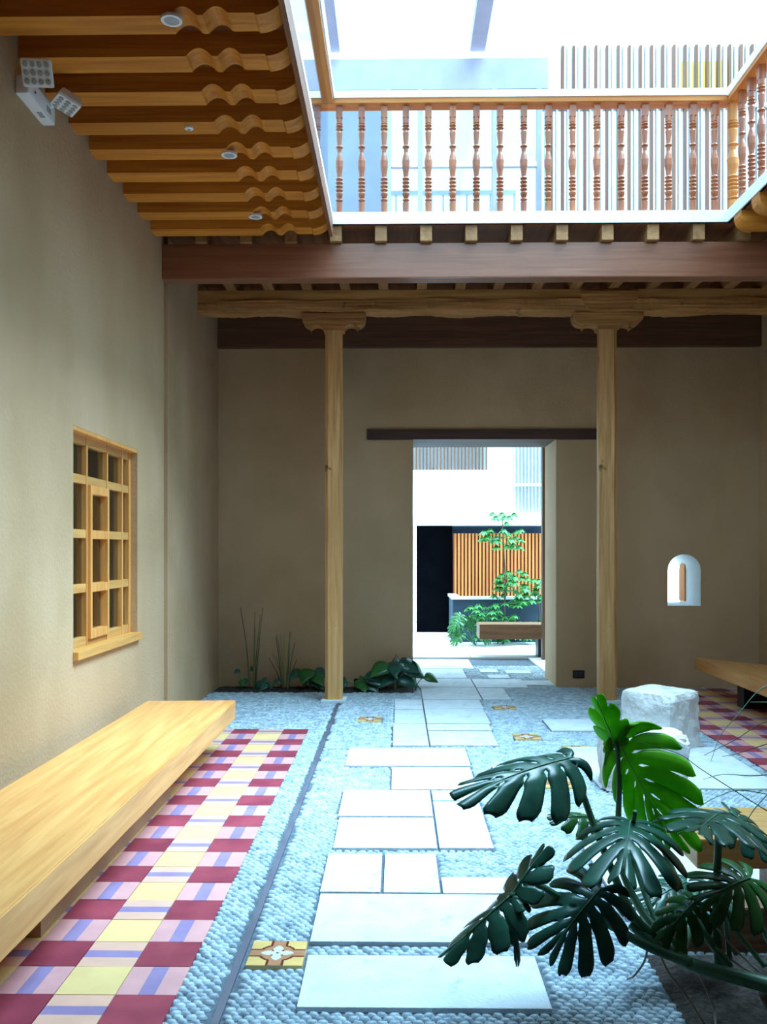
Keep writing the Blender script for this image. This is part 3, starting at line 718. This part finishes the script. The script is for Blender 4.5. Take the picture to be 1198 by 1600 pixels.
# ------------------------------------------------------------ leaves
def monstera_leaf(P0, P1, Nrm, width, nf=6, split=.36, fold=.15, droop=.5, bend=.25, back=.28, holes=True, thick=.0012, seed=0, asym=1.0, gap=.16, flare=.14, rnd_tip=.5, sweep=.10):
    rnd = random.Random(seed)
    P0, P1 = Vector(P0), Vector(P1); L = (P1 - P0).length; t = (P1 - P0).normalized()
    N = Vector(Nrm); N = (N - t * N.dot(t)).normalized(); S = N.cross(t)
    bm = bmesh.new(); J = 16; K = 5
    for side in (1, -1):
        hw = width * (asym if side < 0 else 1)
        for f in range(nf):
            s0, s1 = f / nf, (f + 1) / nf
            tipj = 1 + rnd.uniform(-.07, .05)
            grid = []
            for j in range(J + 1):
                r = j / J; row = []
                if r < .12: g = 0
                elif holes and r < .28: g = .20 * math.sin(math.pi * (r - .12) / .16)
                elif r < split: g = 0
                else: g = gap * min(1, (r - split) / .10) + flare * (r - split) / (1 - split)
                rr = r
                tipround = max(0, (r - .85) / .15)
                for k in range(K + 1):
                    u = -1 + 2 * k / K
                    half = (1 - g) * (1 - rnd_tip * tipround ** 2)
                    lo_edge = (f == 0 and u < 0) or (f == nf - 1 and u > 0)
                    s = (s0 + s1) / 2 + u * (s1 - s0) / 2 * (half if not lo_edge else 1 - .2 * g)
                    ph = math.radians(158) * (1 - s) ** 1.15 + math.radians(3) * s
                    c = .78 * L * s ** 1.5
                    # outline radius
                    R0 = hw * (.82 + .3 * math.sin(math.pi * min(1, s * 1.1)) ** .8) if s < .8 else hw * 1.0
                    Rt = L * 1.0 - c
                    bl = max(0, (s - .70) / .30) ** 1.5
                    R = R0 * (1 - bl) + Rt * bl
                    if s < .12: R *= .80 + 1.6 * s
                    R *= tipj
                    x = c + rr * R * math.cos(ph) + sweep * L * rr * rr * (1 - bl); y = rr * R * math.sin(ph)
                    if x < -back * L: x = -back * L + (x + back * L) * .4
                    yn = y / hw
                    z = fold * y - droop * hw * yn * yn * .5 - bend * L * max(0, x / L) ** 2 + .005 * (1 - u * u) * min(1, r * 3) * L / .3 + .02 * L * math.sin(5 * s * math.pi + seed) * r
                    row.append(bm.verts.new(P0 + t * x + S * (side * y) + N * z))
                grid.append(row)
            for j in range(J):
                for k in range(K):
                    a = (grid[j][k], grid[j][k + 1], grid[j + 1][k + 1], grid[j + 1][k])
                    bm.faces.new(a if side > 0 else a[::-1])
    bmesh.ops.remove_doubles(bm, verts=bm.verts, dist=.0012 * L / .3)
    # midrib
    return bm
def leaf_obj(parent, bm, m, thick=.0012, label=None):
    base = wloc(parent)
    cs = [v.co for v in bm.verts]; c = sum(cs, Vector()) / len(cs)
    bmesh.ops.translate(bm, verts=bm.verts, vec=-c)
    me = bpy.data.meshes.new('leaf'); bm.to_mesh(me); bm.free()
    me.polygons.foreach_set('use_smooth', [True] * len(me.polygons))
    o = link('leaf', me, m, parent, c - base)
    md = o.modifiers.new('solid', 'SOLIDIFY'); md.thickness = thick; md.offset = 0
    if label: o['label'] = label
    return o
def rib(parent, P0, P1, N, bend, r=.003, m=None):
    P0, P1 = Vector(P0), Vector(P1); L = (P1 - P0).length; t = (P1 - P0).normalized(); N = Vector(N); N = (N - t * N.dot(t)).normalized()
    bm = bmesh.new(); tube(bm, [P0 + t * L * u - N * bend * L * u * u + N * .002 for u in (0, .25, .5, .75, .97)], r, r * .3, 6, 4)
    obj('midrib', bm, m or stem_g, parent, True)
mon = thing('monstera_plant', 'large split-leaf monstera sprawling from the bed at bottom right', 'plant', (1.25, 2.75, .02))
def ML(p0, Y0, p1, Y1, N, width_px, m, **k):
    P0, P1 = W(*p0, Y0), W(*p1, Y1); wd = width_px * Y0 / FPX
    k.setdefault('seed', int(p0[0]))
    o = leaf_obj(mon, monstera_leaf(P0, P1, N, wd, **k), m)
    rib(o, P0, P1, N, k.get('bend', .25), m=(vein_m if m is leaf_br else None))
    return o
# bright upright leaf
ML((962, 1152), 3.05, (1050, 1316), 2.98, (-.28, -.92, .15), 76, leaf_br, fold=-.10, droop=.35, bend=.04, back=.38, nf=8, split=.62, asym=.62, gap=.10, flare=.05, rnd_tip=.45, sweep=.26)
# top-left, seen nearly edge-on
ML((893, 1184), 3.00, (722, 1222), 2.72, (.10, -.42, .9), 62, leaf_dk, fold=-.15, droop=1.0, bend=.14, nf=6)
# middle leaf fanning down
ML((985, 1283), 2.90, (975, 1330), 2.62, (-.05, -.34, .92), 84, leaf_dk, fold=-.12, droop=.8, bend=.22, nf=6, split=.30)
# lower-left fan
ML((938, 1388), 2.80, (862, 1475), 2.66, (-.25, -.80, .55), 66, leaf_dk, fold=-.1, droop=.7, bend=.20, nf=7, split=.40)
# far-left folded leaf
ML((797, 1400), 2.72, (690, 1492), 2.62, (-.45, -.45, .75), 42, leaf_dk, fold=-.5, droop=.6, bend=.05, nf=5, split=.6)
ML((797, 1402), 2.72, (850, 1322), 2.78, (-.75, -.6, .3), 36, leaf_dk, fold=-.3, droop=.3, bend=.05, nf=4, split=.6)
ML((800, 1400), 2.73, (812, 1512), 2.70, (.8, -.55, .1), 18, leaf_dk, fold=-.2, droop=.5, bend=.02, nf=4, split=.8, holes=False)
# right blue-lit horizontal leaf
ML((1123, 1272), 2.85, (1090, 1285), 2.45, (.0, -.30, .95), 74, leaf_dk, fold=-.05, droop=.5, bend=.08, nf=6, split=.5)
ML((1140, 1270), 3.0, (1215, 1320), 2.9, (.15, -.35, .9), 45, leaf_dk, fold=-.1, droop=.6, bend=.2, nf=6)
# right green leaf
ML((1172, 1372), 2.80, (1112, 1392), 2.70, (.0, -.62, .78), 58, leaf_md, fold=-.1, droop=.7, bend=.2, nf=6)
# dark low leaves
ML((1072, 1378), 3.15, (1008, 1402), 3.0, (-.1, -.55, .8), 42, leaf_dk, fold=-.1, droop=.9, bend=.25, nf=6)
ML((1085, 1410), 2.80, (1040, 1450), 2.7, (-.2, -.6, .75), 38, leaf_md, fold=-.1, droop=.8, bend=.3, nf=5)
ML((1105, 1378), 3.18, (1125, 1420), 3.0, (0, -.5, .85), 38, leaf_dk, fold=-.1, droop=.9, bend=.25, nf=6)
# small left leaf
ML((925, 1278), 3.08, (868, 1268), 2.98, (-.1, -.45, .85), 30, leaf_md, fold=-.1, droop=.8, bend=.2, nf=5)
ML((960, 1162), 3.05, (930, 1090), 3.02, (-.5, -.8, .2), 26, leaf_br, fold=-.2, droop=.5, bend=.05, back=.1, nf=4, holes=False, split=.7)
def pet(pts, r0, r1=None, m=stem_g, name='petiole'):
    bm = bmesh.new(); tube(bm, [W(a, b, c) for a, b, c in pts], r0, r1, 10, 6); return obj(name, bm, m, mon, True)
pet([(963, 1158, 3.05), (967, 1220, 3.04), (966, 1300, 3.0), (972, 1360, 2.95), (1000, 1420, 2.88), (1040, 1470, 2.78)], .008, .014)
pet([(893, 1186, 3.0), (905, 1225, 2.98), (928, 1290, 2.95), (960, 1370, 2.88), (990, 1432, 2.80), (1035, 1475, 2.76)], .009, .015)
pet([(992, 1268, 2.86), (985, 1320, 2.98), (1000, 1375, 2.95), (1025, 1440, 2.85), (1060, 1480, 2.75)], .007, .012)
pet([(938, 1388, 2.80), (952, 1402, 2.85), (975, 1430, 2.85)], .006, .008)
pet([(797, 1401, 2.72), (820, 1385, 2.75), (843, 1384, 2.78), (890, 1412, 2.82), (950, 1444, 2.78), (1010, 1478, 2.72), (1080, 1506, 2.68)], .008, .015)
pet([(1123, 1272, 2.85), (1121, 1340, 2.84), (1119, 1430, 2.8), (1122, 1510, 2.72)], .011, .014)
pet([(1035, 1325, 2.98), (1060, 1380, 2.92), (1095, 1450, 2.80), (1140, 1512, 2.70)], .009, .013)
pet([(1128, 1395, 2.8), (1140, 1440, 2.76), (1170, 1480, 2.72), (1195, 1510, 2.70)], .006, .009)
pet([(1172, 1372, 2.8), (1178, 1420, 2.78), (1205, 1480, 2.72)], .006, .009)
pet([(1085, 1410, 2.80), (1110, 1400, 2.82), (1130, 1420, 2.82), (1140, 1500, 2.72)], .005, .008)
pet([(985, 1445, 2.80), (1030, 1480, 2.74), (1085, 1508, 2.68), (1150, 1526, 2.62), (1240, 1550, 2.55)], .014, .024, stem_g, 'stem')
pet([(1065, 1490, 2.75), (1075, 1450, 2.9), (1085, 1400, 3.0), (1090, 1385, 3.15)], .016, .008, stem_g, 'stem')
pet([(975, 1300, 3.05), (972, 1340, 3.0), (985, 1400, 2.98)], .012, .012, stem_b, 'stem')
pet([(1200, 1548, 2.60), (1215, 1575, 2.6), (1225, 1610, 2.6)], .03, .035, stem_b, 'stem')
for pts in ([(1012, 1482, 2.74), (1005, 1505, 2.8), (990, 1525, 2.82), (980, 1530, 2.9)], [(1030, 1490, 2.72), (1045, 1520, 2.74), (1075, 1560, 2.74), (1100, 1600, 2.74)],
            [(1085, 1505, 2.70), (1100, 1540, 2.75), (1115, 1575, 2.78), (1118, 1605, 2.74)], [(1120, 1450, 2.75), (1145, 1480, 2.7), (1185, 1518, 2.65)], [(1118, 1480, 2.72), (1150, 1505, 2.68), (1190, 1528, 2.62)]):
    pet(pts, .0035, .003, root_p, 'aerial_root')
# wiry grass stems at the right
gr = thing('wiry_grass', 'thin dark wiry stems arching in from the right edge', 'plant', (1.45, 3.0, .0))
for pts in ([(1240, 1290, 3.0), (1190, 1262, 2.98), (1100, 1205, 2.9), (1060, 1178, 2.85), (1000, 1160, 2.85)], [(1240, 1090, 3.1), (1195, 1073, 3.05), (1150, 1120, 3.0), (1125, 1150, 2.98), (1110, 1190, 2.95)],
            [(1240, 1250, 3.0), (1160, 1235, 2.95), (1120, 1245, 2.9), (1090, 1262, 2.9)], [(1240, 1200, 3.0), (1180, 1262, 2.9), (1160, 1300, 2.88), (1148, 1335, 2.88)],
            [(1240, 1120, 3.0), (1190, 1130, 2.95), (1150, 1155, 2.9), (1100, 1180, 2.9)], [(1240, 1205, 3.0), (1180, 1212, 2.95), (1130, 1210, 2.9), (1098, 1218, 2.9)],
            [(1240, 1150, 3.1), (1190, 1165, 3.0), (1150, 1178, 2.96), (1128, 1182, 2.9)], [(1240, 1096, 3.0), (1200, 1097, 3.0), (1172, 1097, 2.95)]):
    bm = bmesh.new(); tube(bm, [W(*p) for p in pts], .0022, .0008, 5, 8); obj('grass_stem', bm, stem_b if random.random() < .4 else stem_g, gr, True)
bm = bmesh.new(); tube(bm, [(1.62, 2.75, .01), (1.60, 2.85, .3), W(1240, 1240, 3.0)], .008, .004, 7, 6); obj('grass_clump', bm, stem_g, gr, True)

# ------------------------------------------------------------ back bed plants
def simple_leaf(P0, dirv, N, L, wd, bend=.4):
    t = Vector(dirv).normalized(); N = Vector(N); N = (N - t * N.dot(t)).normalized(); S = N.cross(t); bm = bmesh.new()
    rows = []; n = 9
    for i in range(n + 1):
        u = i / n; hw = wd * (math.sin(math.pi * (u * .93 + .07) ** .62)) ** .9 if i < n else 0.001
        x = L * (u - .12); rows.append([bm.verts.new(Vector(P0) + t * x + S * (hw * v) + N * (-bend * L * max(0, u) ** 2 - .2 * abs(v) * hw)) for v in (-1, -.5, 0, .5, 1)])
    for a, b in zip(rows, rows[1:]):
        for k in range(4): bm.faces.new((a[k], a[k + 1], b[k + 1], b[k]))
    return bm
def reeds(x, label, n, hmax, spread):
    t = thing('reed_clump', label, 'plant', (x, 9.6, .02)); rn = random.Random(int(x * 100))
    for i in range(n):
        h = hmax * rn.uniform(.45, 1); a = rn.uniform(-1, 1) * spread; b = rn.uniform(-.05, .05)
        p = [(x + a * .3, 9.6 + b, .01), (x + a * .6, 9.6 + b, h * .5), (x + a * rn.uniform(.8, 1.3), 9.6 + b * 1.5, h)]
        bm = bmesh.new(); tube(bm, p, .006, .0035, 6, 5)
        for k in range(int(h / .07)):
            q = Vector(p[0]).lerp(Vector(p[2]), (k + 1) / (int(h / .07) + 1))
        obj('reed_stalk', bm, reed_m if i % 3 else stem_b, t, True)
reeds(W(395, 1080, 9.6).x, 'tall thin clump of reeds by the left corner', 7, .88, .12)
reeds(W(446, 1080, 9.6).x, 'denser shorter clump of reeds left of the left column', 14, .68, .15)
def arum(x, yv, label, n, hmax, L, seed, m=leaf_dk):
    t = thing('leafy_plant', label, 'plant', (x, yv, .02)); rn = random.Random(seed)
    for i in range(n):
        a = rn.uniform(0, 2 * math.pi); h = hmax * rn.uniform(.45, 1); r = rn.uniform(.04, .16)
        top = Vector((x + r * math.cos(a), yv + r * .55 * math.sin(a), h))
        bm = bmesh.new(); tube(bm, [(x, yv, .01), (x + r * .3 * math.cos(a), yv, h * .6), top], .006, .004, 6, 4); obj('petiole', bm, stem_g, t, True)
        d = Vector((math.cos(a), .55 * math.sin(a) - .3, -.25)); l = L * rn.uniform(.8, 1.15)
        leaf_obj(t, simple_leaf(top, d, (rn.uniform(-.2, .2), -.6, .8), l, l * .42), m if rn.random() < .8 else leaf_md)
arum(W(378, 1080, 9.6).x, 9.6, 'very small dark seedling beside the tall reeds in the corner', 4, .25, .09, 1)
arum(W(425, 1080, 9.6).x, 9.58, 'low sprawling leafy plant between the two reed clumps', 6, .12, .11, 2)
arum(W(485, 1080, 9.6).x, 9.58, 'broad-leaved plant directly left of the left column base', 7, .24, .20, 3)
arum(W(560, 1080, 9.6).x, 9.56, 'low round-leaved plant directly right of the left column base', 7, .22, .19, 4)
arum(W(617, 1080, 9.6).x, 9.55, 'bushiest leafy plant at the doorway end of the soil strip', 12, .34, .21, 5)
arum(W(652, 1080, 9.5).x - .02, 9.55, 'small plant with a bright green leaf against the left door jamb', 4, .30, .16, 8, leaf_md)

# ------------------------------------------------------------ courtyard beyond the door
bm = bmesh.new()
box(bm, -2.3, 4.6, 16.2, 16.4, 1.92, 6.0); box(bm, -2.3, 4.6, 15.9, 16.2, 1.92, 2.12); box(bm, -2.3, .30, 16.2, 16.4, 0, 1.92)
struct(obj('wall_courtyard_facade', bm, white_wall), 'white facade across the courtyard beyond the doorway', 'wall')
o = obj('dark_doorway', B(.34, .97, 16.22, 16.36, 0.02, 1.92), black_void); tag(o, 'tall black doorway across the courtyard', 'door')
bm = bmesh.new(); box(bm, .97, 4.6, 16.42, 16.5, 0, 1.92); struct(obj('wall_courtyard_lower', bm, blue_wall), 'dark recessed wall behind the orange slats', 'wall')
scr = thing('orange_slat_screen', 'orange vertical timber slat screen across the courtyard', 'screen', (1.7, 16.0, 0))
x = 1.0
while x < 2.62: obj('slat', B(x, x + .035, 16.0, 16.06, .02, 1.78), slat_or, scr); x += .062
obj('backing_board', B(.98, 2.62, 16.07, 16.09, .02, 1.78), wood('backing', (0.36, 0.11, 0.03), (0.25, 0.07, 0.02), 'z'), scr)
bm = bmesh.new(); box(bm, .88, 2.9, 14.5, 14.65, .02, .70); box(bm, .88, .98, 14.65, 15.6, .02, .70)
pw = thing('planter_wall', 'low slate-blue wall with white coping across the courtyard', 'wall', (1.6, 14.6, 0))
obj('wall_body', bm, blue_wall, pw); bm = bmesh.new(); box(bm, .86, 2.92, 14.47, 14.68, .70, .74); box(bm, .86, 1.0, 14.68, 15.62, .70, .74); obj('coping', bm, white_wall, pw)
fs = thing('facade_slats', 'pale vertical louvres on the upper white facade across the courtyard', 'louvres', (1.3, 16.1, 2.9))
x = .2
while x < 2.8:
    z0 = 2.90 if x < 1.80 else 2.16
    if not (1.62 < x < 2.02): obj('slat', B(x, x + .02, 16.12, 16.18, z0, 4.2), slat_dk if x < 1.62 else slat_pl, fs)
    x += .062
obj('rail', B(2.0, 2.9, 16.08, 16.12, 2.62, 2.66), white_wall, fs); obj('rail', B(.1, 1.6, 16.10, 16.2, 2.86, 2.90), white_wall, fs)
o = obj('porch_post', B(1.93, 2.02, 12.15, 12.27, 0.0, 3.12, bev=.008), wood('porch_dark', (0.16, 0.07, 0.035), (0.09, 0.04, 0.02), 'z')); tag(o, 'slim dark brown post just outside the doorway on the right', 'post')
bm = bmesh.new(); box(bm, -2.2, 4.2, BY + BT, 12.3, 3.12, 3.25); struct(obj('ceiling_porch', bm, board_w), 'boarded porch ceiling just outside the doorway', 'ceiling')
ob = thing('wooden_bench', 'dark wooden beam bench outside in the courtyard by the post', 'bench', (1.9, 12.5, 0))
obj('seat_plank', B(1.11, 2.9, 12.35, 12.80, .275, .475, bev=.01), bench_d, ob); obj('leg', B(1.92, 2.02, 12.45, 12.7, .02, .275), black_m, ob); obj('leg', B(2.6, 2.7, 12.45, 12.7, .02, .275), black_m, ob)
def umbrella_tree(x, yv, label, whorls, trunk, seed):
    t = thing('umbrella_tree', label, 'plant', (x, yv, .02)); rn = random.Random(seed)
    bm = bmesh.new(); tube(bm, [(x, yv, .02), (x + .03, yv, trunk * .5), (x - .02, yv, trunk)], .016, .008, 7, 5); obj('trunk', bm, stem_b, t, True)
    for (dx, z, r, n) in whorls:
        for k in range(n):
            a = 2 * math.pi * k / n + rn.uniform(-.3, .3); rr = r * rn.uniform(.6, 1); c = Vector((x + dx + rr * math.cos(a), yv + rr * .8 * math.sin(a), z + rn.uniform(-.08, .1)))
            bm = bmesh.new(); tube(bm, [(x + dx * .3, yv, z - .05), c], .004, .003, 5)
            for q in range(7):
                b = 2 * math.pi * q / 7 + rn.uniform(-.2, .2); l = rn.uniform(.10, .15)
                lb = simple_leaf(c, (math.cos(b), math.sin(b), -.35), (0, 0, 1), l, l * .26, .3)
                me_ = bpy.data.meshes.new('tmp'); lb.to_mesh(me_); lb.free(); bm.from_mesh(me_); bpy.data.meshes.remove(me_)
            base = wloc(t); bmesh.ops.translate(bm, verts=bm.verts, vec=-c)
            me = bpy.data.meshes.new('leaf_whorl'); bm.to_mesh(me); bm.free(); link('leaf_whorl', me, tree_lf, t, c - base)
umbrella_tree(1.64, 14.15, 'tall umbrella tree with tiered green crown in front of the blue wall', [(0, 2.0, .18, 7), (0, 1.72, .34, 12), (0, 1.62, .30, 9), (.10, 1.08, .26, 12), (.18, .90, .34, 14), (.12, .70, .34, 12)], 2.0, 1)
umbrella_tree(1.35, 14.0, 'bushy lower umbrella tree left of the tall one', [(0, .55, .30, 14), (.15, .42, .34, 14), (.05, .25, .3, 12)], .5, 2)
umbrella_tree(2.18, 14.2, 'umbrella tree half hidden behind the porch post', [(0, .95, .22, 9), (-.05, .72, .25, 10), (-.2, .3, .3, 12), (-.4, .18, .3, 12)], .95, 3)
cm = thing('courtyard_monstera', 'pale blue-green split-leaf plant at the left foot of the blue wall', 'plant', (1.2, 14.0, .02))
for k in range(7):
    a = random.uniform(0, 6.28); p = Vector((1.12 + .18 * math.cos(a), 13.9 + .1 * math.sin(a), random.uniform(.18, .5)))
    leaf_obj(cm, monstera_leaf(p, p + Vector((.16 * math.cos(a), -.08, -.12)), (0, -.6, .8), .10, nf=5, seed=k), leaf_md)
    bm = bmesh.new(); tube(bm, [(1.2, 14.0, .02), p], .006, .004, 5); obj('petiole', bm, stem_g, cm)
